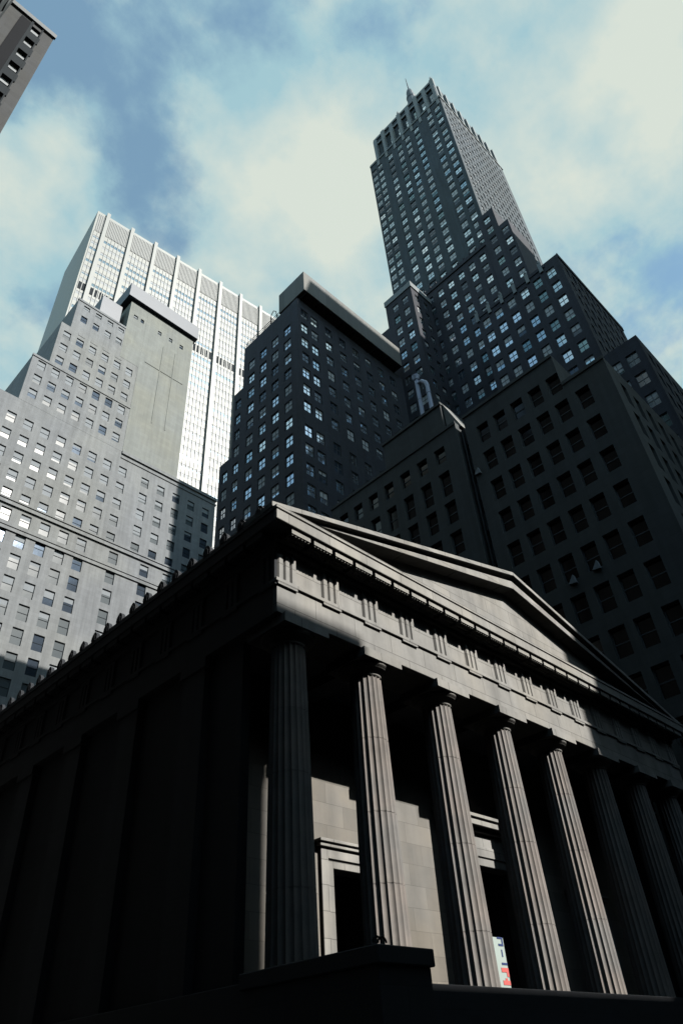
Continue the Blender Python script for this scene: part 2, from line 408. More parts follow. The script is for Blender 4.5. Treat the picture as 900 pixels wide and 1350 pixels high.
# cella walls: back wall of the porch with three door openings, flanks
def wall_with_doors(bm, y, x0, x1, z0, z1, doors, t=0.6):
    x = x0
    for a, b, h in doors:
        box(bm, x, a, y, y + t, z0, z1); box(bm, a, b, y, y + t, h, z1); x = b
    box(bm, x, x1, y, y + t, z0, z1)
doors = ((18.55, 20.65, 5.98), (25.55, 29.55, 7.12), (34.45, 36.55, 5.98))
bm = bmesh.new(); wall_with_doors(bm, YW, X0 + 0.42, X1 - 0.42, FLOOR, ABOT + 0.2, doors)
obj('porch_wall', bm, 'porch_stone', hall)
for k, (a, b, h) in enumerate(doors):
    big = k == 1
    j = 0.62 if not big else 0.75
    bm = bmesh.new()
    y = YW
    # jambs and lintel in two fasciae, cornice over
    box(bm, a - j, a - j * 0.45, y - 0.16, y, FLOOR, h + j); box(bm, a - j * 0.45, a, y - 0.09, y, FLOOR, h + j * 0.45)
    box(bm, b + j * 0.45, b + j, y - 0.16, y, FLOOR, h + j); box(bm, b, b + j * 0.45, y - 0.09, y, FLOOR, h + j * 0.45)
    box(bm, a - j * 0.45, b + j * 0.45, y - 0.16, y, h + j * 0.45, h + j)
    box(bm, a, b, y - 0.09, y, h, h + j * 0.45)
    if big:
        box(bm, a - j, b + j, y - 0.10, y, h + j, h + j + 0.55)
        box(bm, a - j - 0.15, b + j + 0.15, y - 0.30, y, h + j + 0.55, h + j + 0.72)
        box(bm, a - j - 0.3, b + j + 0.3, y - 0.55, y, h + j + 0.72, h + j + 1.0)
        box(bm, a - j - 0.38, b + j + 0.38, y - 0.65, y, h + j + 1.0, h + j + 1.14)
    else:
        box(bm, a - j - 0.1, b + j + 0.1, y - 0.26, y, h + j, h + j + 0.14)
        box(bm, a - j - 0.16, b + j + 0.16, y - 0.34, y, h + j + 0.14, h + j + 0.24)
    f = obj('door_frame', bm, 'marble', hall, bevel=0.012)
    for xa in (a - 0.12, b + 0.04):                        # leaves folded back against the passage inside
        bm = bmesh.new(); box(bm, xa, xa + 0.08, y + 0.65, y + 0.65 + (b - a) / 2, FLOOR, h); obj('door', bm, 'bronze_door', f)
bm = bmesh.new(); box(bm, X0 + 1.1, X1 - 1.1, YW + 12, YW + 12.2, FLOOR, ABOT); obj('inner_wall', bm, 'hall_shaded', hall)
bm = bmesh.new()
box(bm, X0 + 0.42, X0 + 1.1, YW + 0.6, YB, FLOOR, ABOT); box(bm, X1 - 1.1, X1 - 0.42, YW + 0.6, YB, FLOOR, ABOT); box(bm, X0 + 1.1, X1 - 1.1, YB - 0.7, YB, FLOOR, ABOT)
obj('side_wall', bm, 'hall_shaded', hall)
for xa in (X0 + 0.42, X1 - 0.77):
    bm = bmesh.new(); box(bm, xa, xa + 0.35, 17.25, YW - 0.002, FLOOR, ABOT); obj('anta', bm, 'hall_shaded', hall)
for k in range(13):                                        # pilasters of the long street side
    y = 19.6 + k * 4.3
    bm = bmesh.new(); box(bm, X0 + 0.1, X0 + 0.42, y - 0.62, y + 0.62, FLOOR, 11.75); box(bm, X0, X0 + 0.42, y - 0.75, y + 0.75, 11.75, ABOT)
    obj('pilaster', bm, 'hall_shaded', hall)
# entablature
bm = bmesh.new()
t = 1.75
box(bm, X0, X1, YF, YF + 0.22, ABOT, ATOP); box(bm, X0 + t, X1 - t, YF + 0.22, YF + t, ABOT, ATOP); box(bm, X0 - 0.09, X1 + 0.09, YF - 0.09, YF + 0.3, ATOP, ATOP + 0.14)
obj('architrave', bm, 'marble', hall, bevel=0.012)
bm = bmesh.new()
for xa in (X0 + 0.004, X1 - t - 0.004): box(bm, xa, xa + t, YF + 0.22, YB, ABOT, ATOP)
box(bm, X0 - 0.09, X0 + 0.3, YF + 0.3, YB, ATOP, ATOP + 0.14); box(bm, X1 - 0.3, X1 + 0.09, YF + 0.3, YB, ATOP, ATOP + 0.14)
obj('side_architrave', bm, 'hall_shaded', hall)  # flank pieces split off to carry the shade-darkened marble
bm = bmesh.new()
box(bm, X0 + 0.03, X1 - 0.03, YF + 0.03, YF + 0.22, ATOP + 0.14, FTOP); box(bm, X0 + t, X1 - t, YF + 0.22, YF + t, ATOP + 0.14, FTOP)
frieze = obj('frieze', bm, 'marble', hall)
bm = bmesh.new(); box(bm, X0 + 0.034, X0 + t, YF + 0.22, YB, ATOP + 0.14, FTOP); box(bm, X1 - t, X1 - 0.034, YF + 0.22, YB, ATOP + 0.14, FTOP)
side_frieze = obj('side_frieze', bm, 'hall_shaded', hall)
NT = 15
TX = [X0 + 0.42 + k * (X1 - X0 - 0.84) / (NT - 1) for k in range(NT)]
def triglyph_bm(n):
    """three upright bars with chamfered sides, the band over them and the guttae under the taenia; local, facing -y"""
    bm = bmesh.new()
    z0, z1 = ATOP + 0.14, FTOP
    for q in (-0.29, 0, 0.29):
        pts = [(q - 0.135, 0.03), (q - 0.085, -0.07), (q + 0.085, -0.07), (q + 0.135, 0.03)]
        a = [bm.verts.new((x, y, z0)) for x, y in pts]; b = [bm.verts.new((x, y, z1 - 0.16)) for x, y in pts]
        for i in range(3): bm.faces.new((a[i], a[i + 1], b[i + 1], b[i]))
        bm.faces.new(b); bm.faces.new(list(reversed(a)))
    box(bm, -0.43, 0.43, -0.08, 0.03, z1 - 0.16, z1, raw=True)
    box(bm, -0.43, 0.43, -0.085, 0.0, ATOP - 0.10, ATOP - 0.002, raw=True)
    return bm
TRI = mesh_of(triglyph_bm(0), 'triglyph', 'marble')
for x in TX:
    o = link('triglyph', TRI, frieze, keep=False); o.location = (x, YF, EYE)
TRIS = mesh_of(triglyph_bm(0), 'triglyph', 'hall_shaded')
for k in range(28):
    o = link('triglyph', TRIS, side_frieze, keep=False); o.location = (X0, YF + 0.42 + k * 2.07, EYE); o.rotation_euler.z = -math.pi / 2
# horizontal cornice: bed mould, soffit slab, fascia with a thin crown
OS, OW = 0.9, 0.76
bm = bmesh.new()
def ring(bm, o_s, o_w, z0, z1):
    yc = YF - o_s + 0.16
    if bm is bm_s: box(bm, X0 - o_w, X1 + o_w, YF - o_s, yc, z0, z1); box(bm, X0 + 1.4, X1 - 1.4, yc, YF + 1.4, z0, z1)
    else:
        box(bm, X0 - o_w + 0.004, X0 + 1.4, yc, YB, z0, z1); box(bm, X1 - 1.4, X1 + o_w - 0.004, yc, YB, z0, z1)
bm_s, bm_w = bm, bmesh.new()
for bm in (bm_s, bm_w):
  ring(bm, 0.16, 0.14, FTOP, FTOP + 0.2)
  ring(bm, 0.26, 0.22, FTOP + 0.2, CBOT - 0.04)
  ring(bm, OS, OW, CBOT - 0.04, CTOP - 0.14)
  ring(bm, OS + 0.05, OW + 0.05, CTOP - 0.14, CTOP)
cornice = obj('cornice', bm_s, 'marble', hall, bevel=0.015)
side_cornice = obj('side_cornice', bm_w, 'hall_shaded', hall)
bm = bmesh.new(); box(bm, -0.43, 0.43, -0.80, -0.24, 0, 0.22, raw=True)
for q in range(6):
    for w_ in range(3):
        box(bm, -0.39 + q * 0.145, -0.33 + q * 0.145, -0.76 + w_ * 0.17, -0.70 + w_ * 0.17, -0.05, 0, raw=True)
MUT = mesh_of(bm, 'mutule', 'marble')
MUTS = MUT.copy(); MUTS.materials[0] = M['hall_shaded']
mx = [TX[0] + k * (TX[1] - TX[0]) / 2 for k in range(2 * NT - 1)]
for x in mx:
    o = link('mutule', MUT, cornice, keep=False); o.location = (x, YF, EYE + CBOT - 0.27)
for k in range(40):
    o = link('mutule', MUTS, side_cornice, keep=False); o.location = (X0, YF + 0.42 + k * 1.035, EYE + CBOT - 0.27); o.rotation_euler.z = -math.pi / 2; o.scale = (1, 0.85, 1)
# pediment
SL = 0.25
def zt(x): return 15.87 + SL * (min(x, 2 * XC - x) - (X0 - OW))
XA, XB = X0 - OW - 0.05, X1 + OW + 0.05
bm = bmesh.new()
prism(bm, [(X0, CTOP), (X1, CTOP), (X1, zt(X1) - 0.5), (XC, zt(XC) - 0.5), (X0, zt(X0) - 0.5)], YF + 0.12, YF + 0.8)
ped = obj('tympanum', bm, 'marble', hall)
bm = bmesh.new()
def rake(bm, y0, y1, top, bot):
    for s in (0, 1):
        xa = XA if s == 0 else XB
        pts = [(xa, max(zt(xa) - bot, CTOP)), (XC, zt(XC) - bot), (XC, zt(XC) - top), (xa, max(zt(xa) - top, CTOP + 0.02))]
        if s: pts.reverse()
        prism(bm, pts, y0, y1)
rake(bm, YF - 0.52, YF + 0.9, 0.44, 0.88)
rake(bm, YF - 0.18, YF + 0.9, 0.21, 0.439)
rake(bm, YF - 0.72, YF + 0.9, 0.0, 0.209)
obj('raking_cornice', bm, 'marble', hall, bevel=0.012)
bm = bmesh.new()
for s in (0, 1):
    xa = X0 - OW if s == 0 else X1 + OW
    pts = [(xa, CTOP + 0.01), (XC, zt(XC) - 0.9), (XC, zt(XC) - 0.12), (xa, CTOP + 0.14)]
    if s: pts.reverse()
    prism(bm, pts, YF + 0.9, YB)
obj('roof', bm, 'hall_roof', hall)
# ceiling of the porch
bm = bmesh.new(); box(bm, X0 + t, X1 - t, YF + t, YW, ABOT + 0.15, ABOT + 0.3)
for x in COLX[1:-1]: box(bm, x - 0.4, x + 0.4, YF + t, YW, ABOT - 0.25, ABOT + 0.15)
obj('porch_ceiling', bm, 'hall_shaded', hall)
# antefixes along the street eave
bm = bmesh.new()
out = [(-0.19, 0), (-0.19, 0.10), (-0.235, 0.2), (-0.22, 0.33), (-0.15, 0.44), (-0.06, 0.52), (0, 0.55), (0.06, 0.52), (0.15, 0.44), (0.22, 0.33), (0.235, 0.2), (0.19, 0.10), (0.19, 0)]
a = [bm.verts.new((0, y, z)) for y, z in out]; b = [bm.verts.new((0.16, y, z)) for y, z in out]
bm.faces.new(a); bm.faces.new(list(reversed(b)))
for i in range(len(out)): bm.faces.new((a[i], b[i], b[(i + 1) % len(out)], a[(i + 1) % len(out)]))
for q in (-0.1, 0, 0.1):
    box(bm, -0.03, 0.0, q - 0.025, q + 0.025, 0.08, 0.42 - abs(q), raw=True)
box(bm, 0.16, 0.9, -0.13, 0.13, 0.0, 0.16, raw=True)
ANT = mesh_of(bm, 'antefix', 'hall_shaded')
for k in range(57):
    o = link('antefix', ANT, hall); o.matrix_basis = Matrix.Translation((X0 - OW - 0.02, 15.05 + k * 1.02, CTOP + EYE)) 

# sign by the third column, pedestal and lamp iron in front of the stairs
sg = thing('signboard', 'narrow white signboard with blue and red lettering beside the third column foot', 'sign', (22.3, 15.35, FLOOR + EYE))
bm = bmesh.new(); box(bm, 21.9, 22.62, 15.33, 15.38, FLOOR + 0.05, FLOOR + 1.45); obj('board', bm, 'sign_white', sg, bevel=0.01)
bm = bmesh.new(); box(bm, 21.97, 22.03, 15.38, 15.44, FLOOR, FLOOR + 1.4); box(bm, 22.49, 22.55, 15.38, 15.44, FLOOR, FLOOR + 1.4); box(bm, 21.85, 22.67, 15.2, 15.6, FLOOR, FLOOR + 0.05); obj('stand', bm, 'iron', sg)
def strokes(name, mat, segs):
    bm = bmesh.new()
    for x0, x1, z0, z1 in segs: box(bm, 21.87 + x0, 21.87 + x1, 15.318, 15.33, FLOOR + 0.05 + z0, FLOOR + 0.05 + z1)
    obj(name, bm, mat, sg)
strokes('blue_lettering', 'sign_blue', [(0.40, 0.70, 1.36, 1.41), (0.62, 0.69, 1.16, 1.36), (0.42, 0.62, 1.16, 1.22), (0.52, 0.58, 0.86, 1.06), (0.44, 0.74, 0.64, 0.70)])
strokes('red_lettering', 'sign_red', [(0.36, 0.74, 0.44, 0.56), (0.62, 0.74, 0.32, 0.44), (0.36, 0.74, 0.10, 0.22), (0.5, 0.62, 0.22, 0.28)])

# ------------------------------------------------------------------ pale stone office building beyond the hall's long roof
gray = thing('stone_office_building', 'pale grey limestone office building with stepped top and tall blank shaft at left', 'building', (23, 115, 0))
f = Facade(gray, 'sash', [2, 2, 3, 3, 3], depth=0.3, glass='glass', frame='frame_dark', blind='blind')
GY = 111.31
grng = random.Random(11)
def gforce(c, r): return grng.choice([0.5, 0.75, 1.0, 0.5, 0.25]) if r > 92 and c < 58 else grng.choice([0.0, 0.0, 0.25, 0.5, 0.35, 0.0])
lowx = [44.58 - 3.76 * k for k in range(0, 17)] + [51.49, 58.6, 63.97, 68.14, 72.29]
midx = [46.42 - 3.55 * k for k in range(0, 20)] + [50.15, 55.78, 59.94, 64.03, 68.14, 72.29]
lrows = rows_down(81.1, 4.59, 9.78, 3.12); mrows = rows_down(108.37, 4.56, 89.29, 2.63)
f.block('wall', 'limestone', -36.7, 74.86, GY, 134.5, -1.83, 88.08, S=dict(force=gforce, cols=cols_at(lowx, 1.96), rows=lrows + [(85.63, 2.81)]), roof=False)
f.block('upper_wall', 'limestone', -36.7, 74.86, GY + 0.02, 134.5, 88.08, 114, S=dict(force=gforce, cols=cols_at(midx, 1.9), rows=mrows, skip=lambda c, r: c < 23.25 and r > 110.09))
upx = [27.58, 30.82, 34.07, 37.31, 40.56, 43.79, 47.1]
f.block('step_wall', 'limestone', 25.32, 49.17, GY, 134.5, 114, 128.44, S=dict(cols=cols_at(upx, 1.77), rows=rows_down(126.24, 4.53, 114.99, 2.57)))
f.block('step_wall', 'limestone', 28.86, 49.17, GY, 134.5, 128.44, 143.37, S=dict(cols=cols_at(upx[1:], 1.77), rows=rows_down(139.81, 4.53, 129.66, 2.57)))
f.block('step_wall', 'limestone', 31.07, 44.03, GY, 134.5, 143.37, 154.87, S=dict(cols=cols_at([33.52, 36.7, 39.88, 42.94], 1.59), rows=[(152.78, 1.59), (148.38, 2.32)]))
f.block('blank_shaft', 'limestone_blank', 49.17, 63.61, GY - 0.06, 134.5, 114, 166.36, roof=False, S=dict(cols=[(53.33, 1.1), (56.76, 1.1), (60.19, 1.1)], rows=[(160.86, 1.59)]))
f.block('blank_shaft', 'limestone_blank', 44.03, 49.17, GY - 0.04, 134.5, 143.37, 166.36, roof=False, S=dict(cols=[(45.99, 1.22), (47.95, 0.98)], rows=[(161.23, 1.46)]))
bm = bmesh.new()
for xx, za in ((54.92, 127.22), (58.6, 127.22)): box(bm, xx, xx + 0.27, GY - 0.17, GY - 0.06, za, 156.57)
box(bm, 50.65, 61.89, GY - 0.18, GY - 0.06, 146.55, 146.85)
obj('shaft_rib', bm, 'limestone_blank', gray)
bm = bmesh.new(); box(bm, 42.61, 64.55, GY - 0.95, 134.5, 167.37, 172.72); obj('parapet', bm, 'slate', gray, bevel=0.05)
bm = bmesh.new(); box(bm, 44.1, 63.49, GY + 0.11, 134.5, 166.36, 167.37); obj('parapet_base', bm, 'frame_dark', gray)
bm = bmesh.new(); box(bm, 37.18, 42.75, GY + 1.96, 134.5, 154.43, 164.65); obj('roof_house', bm, 'slate', gray)
for za, zb, pr, xa, xb in ((87.77, 88.5, 0.37, -36.7, 74.86), (88.93, 89.29, 0.19, -36.7, 74.86), (82.32, 82.87, 0.27, -36.7, 74.86), (83.31, 83.55, 0.15, -36.7, 74.86), (113.27, 114.13, 0.34, 49.17, 75.11), (112.05, 112.41, 0.17, 49.17, 75.11), (127.95, 128.57, 0.18, 25.2, 49.17), (154.37, 155.05, 0.18, 30.95, 44.03)):
    bm = bmesh.new(); box(bm, xa, xb, GY - pr, GY + 0.37, za, zb); obj('string_course', bm, 'limestone', gray)
bm = bmesh.new()
for x in upx[2:6]: box(bm, x - 0.92, x + 0.92, GY - 0.07, GY + 0.01, 142.14, 143.12)
obj('carved_panel', bm, 'limestone', gray)
FACADES.append(f)

# ------------------------------------------------------------------ white metal tower at the back
white = thing('metal_office_tower', 'gleaming white metal and glass office tower standing behind the grey stone building', 'building', (44.62, 170.17, 0))
A = math.radians(-5.6)
f = Facade(white, 'strip', [2, 1, 1, 1, 6], depth=0.12, glass='glass_tower', frame='frame_white', blind='blind_white')
f.extra_rot = A
RW = Matrix.Translation((44.62, 170.17, 0)) @ Matrix.Rotation(A, 4, 'Z') @ Matrix.Translation((-44.62, -170.17, 0))
bays = [44.62 + 4.46 + 11.13 * k for k in range(9)]
WX1 = bays[-1] + 4.46
bm = bmesh.new()
wc = [(46.89, 3.09)] + [(b + 5.56, 9.22) for b in bays[:-1]] + [(WX1 - 2.26, 2.86)]
wr = rows_down(279.53, 4.46, 17.85, 1.84)
f.wall(bm, 'S', 170.17, 44.62, WX1, -1.78, 298.69, cols=wc, rows=[r for r in wr if abs(r[0] - 243.95) > 2.62 and r[0] < 280.84])
f.wall(bm, 'W', 44.62, 170.17, 206.5, -1.78, 298.69); f.wall(bm, 'N', 206.5, 44.62, WX1, -1.78, 298.69); f.wall(bm, 'E', WX1, 170.17, 206.5, -1.78, 298.69)
quad(bm, [V3(44.62, 170.17, 298.69), V3(WX1, 170.17, 298.69), V3(WX1, 206.5, 298.69), V3(44.62, 206.5, 298.69)])
for v in bm.verts: v.co = RW @ v.co
obj('wall', bm, 'white_metal', white, recalc=False)
f.wins = [(s, RW @ p, w, h, fo) for s, p, w, h, fo in f.wins]
for b in bays:
    bm = bmesh.new(); box(bm, b - 0.74, b + 0.74, 168.92, 170.16, -1.78, 299.4)
    for v in bm.verts: v.co = RW @ v.co
    obj('pier', bm, 'white_pier', white)
for (c, w) in wc:
    bm = bmesh.new(); n = 6 if w > 5 else 2
    for k in range(n + 1):
        x = c - w / 2 + k * w / n
        box(bm, x - 0.11, x + 0.11, 169.90, 170.168, 17, 283.4)
    for v in bm.verts: v.co = RW @ v.co
    obj('mullion_grid', bm, 'white_pier', white)
    bm = bmesh.new(); n = int(w / 0.62)
    for k in range(n):
        x = c - w / 2 + (k + 0.5) * w / n
        box(bm, x - 0.12, x + 0.12, 169.81, 170.16, 283.7, 296.79)
    for v in bm.verts: v.co = RW @ v.co
    lo = obj('louvre_panel', bm, 'white_pier', white)
    bm = bmesh.new(); box(bm, c - w / 2, c + w / 2, 170.12, 170.16, 283.58, 296.9)
    for v in bm.verts: v.co = RW @ v.co
    obj('louvre_shadow', bm, 'louvre', lo)
    bm = bmesh.new(); n = 5 if w > 5 else 2
    for k in range(n):
        x = c - w / 2 + (k + 0.5) * w / n
        box(bm, x - 0.71, x + 0.71, 170.09, 170.16, 241.81, 246.33)
    for v in bm.verts: v.co = RW @ v.co
    obj('plant_floor_vent', bm, 'frame_dark', white)
FACADES.append(f)

# ------------------------------------------------------------------ dark brick building behind the hall, middle
cen = thing('brick_office_building', 'dark brick office building with a pale overhanging penthouse slab in the middle', 'building', (56, 56, 0))
f = Facade(cen, 'cross', [5, 1, 1, 1, 1.5], depth=0.22, glass='glass_clear', frame='frame_grey', blind='blind_pale')
CX, CS = 45.0, 48.0
wr = rows_down(92.6, 3.48, 10, 2.05)
srows = [(95.4 - 3.58 * k, 2.1) for k in range(7)] + [(69.1 - 3.55 * k, 2.1) for k in range(18)]
rr = random.Random(3)
def cforce(c, r):
    if c < 49.5 and r > 60: return rr.choice([0.0, 0.0, 0.25])
    return None
f.block('wall', 'dark_brick', CX, 70.0, CS, 61.3, -1.5, 98.5, S=dict(cols=cols_at([46.4, 48.55, 51.65, 54.8, 57.9, 60.95, 64.0, 67.1], 1.45), rows=srows, force=cforce),
        W=dict(cols=cols_at([50.6, 53.5, 56.4, 59.35], 1.6), rows=wr))
f.block('step_wall', 'dark_brick', CX + 0.01, 70.0, 61.3, 63.7, -1.5, 88.6, W=dict(cols=cols_at([62.5], 1.35), rows=rows_down(85.6, 3.48, 10, 2.05)))
f.block('step_wall', 'dark_brick', CX + 0.02, 70.0, 63.7, 66.5, -1.5, 74.8, W=dict(cols=cols_at([65.1], 1.35), rows=rows_down(71.7, 3.48, 10, 2.05)))
bm = bmesh.new(); box(bm, CX - 0.1, 68.2, CS - 1.75, 52.4, 98.9, 104.0); obj('penthouse_slab', bm, 'concrete_band', cen, bevel=0.05)
bm = bmesh.new(); box(bm, CX + 0.9, 67.6, CS + 0.4, 60.0, 98.2, 98.9); box(bm, 52.4, 67.6, 52.5, 55, 98.5, 102); obj('penthouse_wall', bm, 'dark_brick', cen)
bm = bmesh.new()
for k in range(9):
    x = CX + 0.6 + k * 2.7
    box(bm, x - 0.12, x + 0.12, CS - 1.5, CS + 0.4, 98.55, 98.88)
obj('bracket', bm, 'iron', cen)
bm = bmesh.new()
for k in range(6):
    y = 53.0 + k * 1.6
    tube(bm, [V3(CX + 0.1, y, 98.5), V3(CX + 0.1, y, 99.6)], 0.05, 6)
tube(bm, [V3(CX + 0.1, 52.6, 99.6), V3(CX + 0.1, 61.2, 99.6)], 0.05, 6); tube(bm, [V3(CX + 0.1, 52.6, 99.05), V3(CX + 0.1, 61.2, 99.05)], 0.04, 6)
tube(bm, [V3(CX + 0.3, 53.4, 99.6), V3(CX + 0.3, 53.6, 101.2), V3(CX + 0.3, 54.2, 102.0), V3(CX + 0.3, 54.8, 101.4), V3(CX + 0.3, 54.9, 99.6)], 0.07, 6)
obj('roof_railing', bm, 'iron', cen)
bm = bmesh.new(); box(bm, CX - 0.12, CX - 0.001, CS - 0.12, 49.4, -1.5, 98.4); box(bm, CX - 0.001, CX + 0.45, CS - 0.12, CS - 0.001, -1.5, 98.4); obj('corner_pier', bm, 'dark_brick', cen)
FACADES.append(f)

# ------------------------------------------------------------------ granite building against the hall's right flank
gran = thing('granite_bank_building', 'plain dark granite building with deep square windows beside the temple pediment', 'building', (53, 26, 0))
f = Facade(gran, 'sash', [1, 0, 0, 0, 0], depth=0.42, glass='glass_dark', frame='frame_grey', blind='blind')
GX = 44.5
wY = [12.6, 14.65, 16.55, 18.5, 20.45, 22.4]
wrr = [(47.65, 2.25)] + rows_down(44.2, 3.58, 3, 2.3)
GWEDGES = ((18.45, 28.3), (16.4, 28.5), (23.95, 43.2))
f.block('wall', 'granite', GX, 64, 10.0, 14.0, -1.5, 47.2, W=dict(cols=cols_at(wY[:1], 1.25), rows=wrr[1:]), S=dict(cols=cols_at([46.9 + 2.3 * k for k in range(7)], 1.1), rows=[(44 - 3.58 * k, 2.6) for k in range(12)]))
f.block('wall', 'granite', GX + 0.004, 64, 14.0, 24.2, -1.5, 51.2, W=dict(cols=cols_at(wY[1:], 1.25), rows=wrr))
f.block('recess_wall', 'granite', GX + 0.9, 64, 24.2, 25.2, -1.5, 50.6, W=dict(cols=cols_at([24.7], 0.5), rows=rows_down(47.7, 3.58, 3, 1.6)))
w2 = [27.6, 29.9, 32.2, 34.5, 36.75, 39.0, 41.2]
f.block('wall', 'granite', GX, 64, 25.2, 43.0, -1.5, 51.3, W=dict(cols=cols_at(w2, 1.3), rows=[(48.3, 2.0), (44.6, 2.9)] + rows_down(41.1, 3.5, 3, 2.5)))
bm = bmesh.new(); box(bm, GX + 0.5, 63, 26.7, 34.9, 51.0, 55.4); box(bm, GX + 0.35, 63.1, 26.6, 35.0, 55.4, 55.8); obj('roof_house', bm, 'granite', gran, bevel=0.04)
bm = bmesh.new(); prism_x(bm, [(26.55, 51.0), (24.9, 51.0), (26.55, 55.6)][::-1], GX + 0.7, GX + 3.0); obj('stair_bulkhead', bm, 'concrete_band', gran)
bm = bmesh.new()
for y0, y1, z1 in ((9.94, 14.0, 47.2), (14.0, 24.26, 51.2), (25.14, 43.05, 51.3)):
    box(bm, GX - 0.12, GX - 0.001, y0, y1, z1 - 0.32, z1 + 0.05)
obj('coping', bm, 'granite', gran)
bm = bmesh.new(); tube(bm, [V3(GX + 0.55, 24.45, 0), V3(GX + 0.55, 24.45, 50)], 0.11, 8); tube(bm, [V3(GX + 0.6, 24.95, 0), V3(GX + 0.6, 24.95, 50)], 0.08, 8); obj('downpipe', bm, 'frame_grey', gran)
for yy, zv in GWEDGES:                                      # pale vent-like wedges standing in for bright spots at these windows
    bm = bmesh.new(); prism_x(bm, [(yy - 0.35, zv), (yy + 0.30, zv + 0.1), (yy - 0.2, zv + 0.75)], GX - 0.25, GX + 0.1); obj('pale_wedge', bm, 'blind_white', gran)
FACADES.append(f)
for k, (y0, ztop) in enumerate(((31.3, 66.4), (29.95, 65.6))):
    t_ = thing('roof_flue', ('taller straight pale flue pipe' if k == 0 else 'shorter pale flue pipe with bent top') + ' rising from the granite building roof', 'pipe', (48.6, y0, 51.2 + EYE), 'flue pipes on the granite building roof')
    bm = bmesh.new()
    pts = [V3(48.6, y0, 51.0), V3(48.6, y0, ztop)] if k == 0 else [V3(48.6, y0, 51.0), V3(48.6, y0, ztop - 1.4), V3(48.6, y0 + 0.15, ztop - 0.7), V3(48.6, y0 + 0.6, ztop - 0.1), V3(48.6, y0 + 1.1, ztop)]
    tube(bm, pts, 0.26, 12); obj('pipe', bm, 'flue', t_)
    bm = bmesh.new()
    for q in range(4): lathe(bm, 48.6, y0, [(0.31, 53.5 + q * 3.1, 0), (0.31, 53.65 + q * 3.1, 0)], 12)
    if k == 0: lathe(bm, 48.6, y0, [(0.36, ztop - 0.1, 0), (0.5, ztop + 0.5, 0), (0.5, ztop + 0.6, 0)], 12)
    obj('collar', bm, 'flue', t_)

# ------------------------------------------------------------------ the tall setback skyscraper
tow = thing('skyscraper', 'tallest dark brick skyscraper with stepped setbacks, ornate crown and spire', 'building', (95, 40, 0))
f = Facade(tow, 'cross', [4, 1, 2, 1, 1], depth=0.25, glass='glass_bright', frame='frame_grey', blind='blind_pale')
TX0, TY0, TY1, TXE = 83.0, 28.9, 55.3, 112.5
tcol = [54.2, 52.0, 48.0, 44.5, 41.5, 38.2, 33.4, 30.7]
scols = [84.9 + 1.93 * k for k in range(14)]
f.block('shaft_wall', 'tower_brick', TX0, TXE, TY0, TY1, -1.5, 212.0, W=dict(cols=cols_at(tcol, 1.7), rows=rows_down(206.2, 3.6, 60, 2.4)), S=dict(cols=cols_at(scols, 0.95), rows=rows_down(206.0, 3.6, 80, 2.3)))
# crown: set back storeys with upright piers and dark niches
f.block('crown_wall', 'tower_brick', TX0 + 0.9, TXE - 0.9, TY0 + 0.8, 52.9, 211.6, 225.5, W=dict(cols=[(31.2 + 3.05 * k, 1.5) for k in range(7)], rows=[(216.5, 4.6)]), S=dict(cols=[(87 + 3.3 * k, 1.5) for k in range(8)], rows=[(216.5, 4.6)]))
for k in range(8):
    y = 29.75 + 3.2 * k
    bm = bmesh.new(); box(bm, TX0 + 0.1, TX0 + 0.9, y - 0.62, y + 0.62, 210.5, 223.6 if k % 2 else 225.2); box(bm, TX0 - 0.15, TX0 + 0.1, y - 0.42, y + 0.42, 207.5, 219.5)
    if k in (2, 4, 0): lathe(bm, TX0 + 0.5, y, [(0.42, 225.2, 0), (0.30, 226.6, 0), (0.05, 227.8, 0)], 8)
    obj('crown_pier', bm, 'tower_trim', tow)
for k in range(9):
    x = 85.0 + 3.25 * k
    bm = bmesh.new(); box(bm, x - 0.4, x + 0.4, TY0 - 0.05, TY0 + 0.8, 208.5, 221.5); obj('crown_pier', bm, 'tower_trim', tow)
bm = bmesh.new(); box(bm, TX0 + 0.3, TX0 + 0.9, 29.7, 52.9, 220.6, 221.5); box(bm, TX0 - 0.25, TX0 + 0.05, TY0 - 0.2, TY1, 210.4, 211.0); box(bm, TX0 + 0.05, TXE, TY0 - 0.25, TY0 - 0.002, 210.4, 211.0)
box(bm, TX0 + 0.55, TX0 + 0.9, 29.7, 52.9, 224.6, 225.7)
obj('crown_band', bm, 'tower_trim', tow)
bm = bmesh.new()
v = [bm.verts.new(V3(x, y, 225.1)) for x, y in ((84.2, 30), (111.3, 30), (111.3, 52.6), (84.2, 52.6))]
w = [bm.verts.new(V3(x, y, 258)) for x, y in ((95.6, 41.3), (99.6, 41.3), (99.6, 45.2), (95.6, 45.2))]
for i in range(4): bm.faces.new((v[i], v[(i + 1) % 4], w[(i + 1) % 4], w[i]))
bm.faces.new(w); obj('pyramid_roof', bm, 'copper', tow)
bm = bmesh.new()
lathe(bm, 97.6, 43.3, [(2.0, 257.5, 0), (1.5, 264, 0), (1.7, 264.4, 0), (1.7, 265.4, 0), (1.3, 265.7, 0), (1.25, 269.5, 0), (0.8, 271.6, 0), (0.25, 273, 0), (0.10, 282.5, 0)], 12)
obj('spire', bm, 'copper', tow)
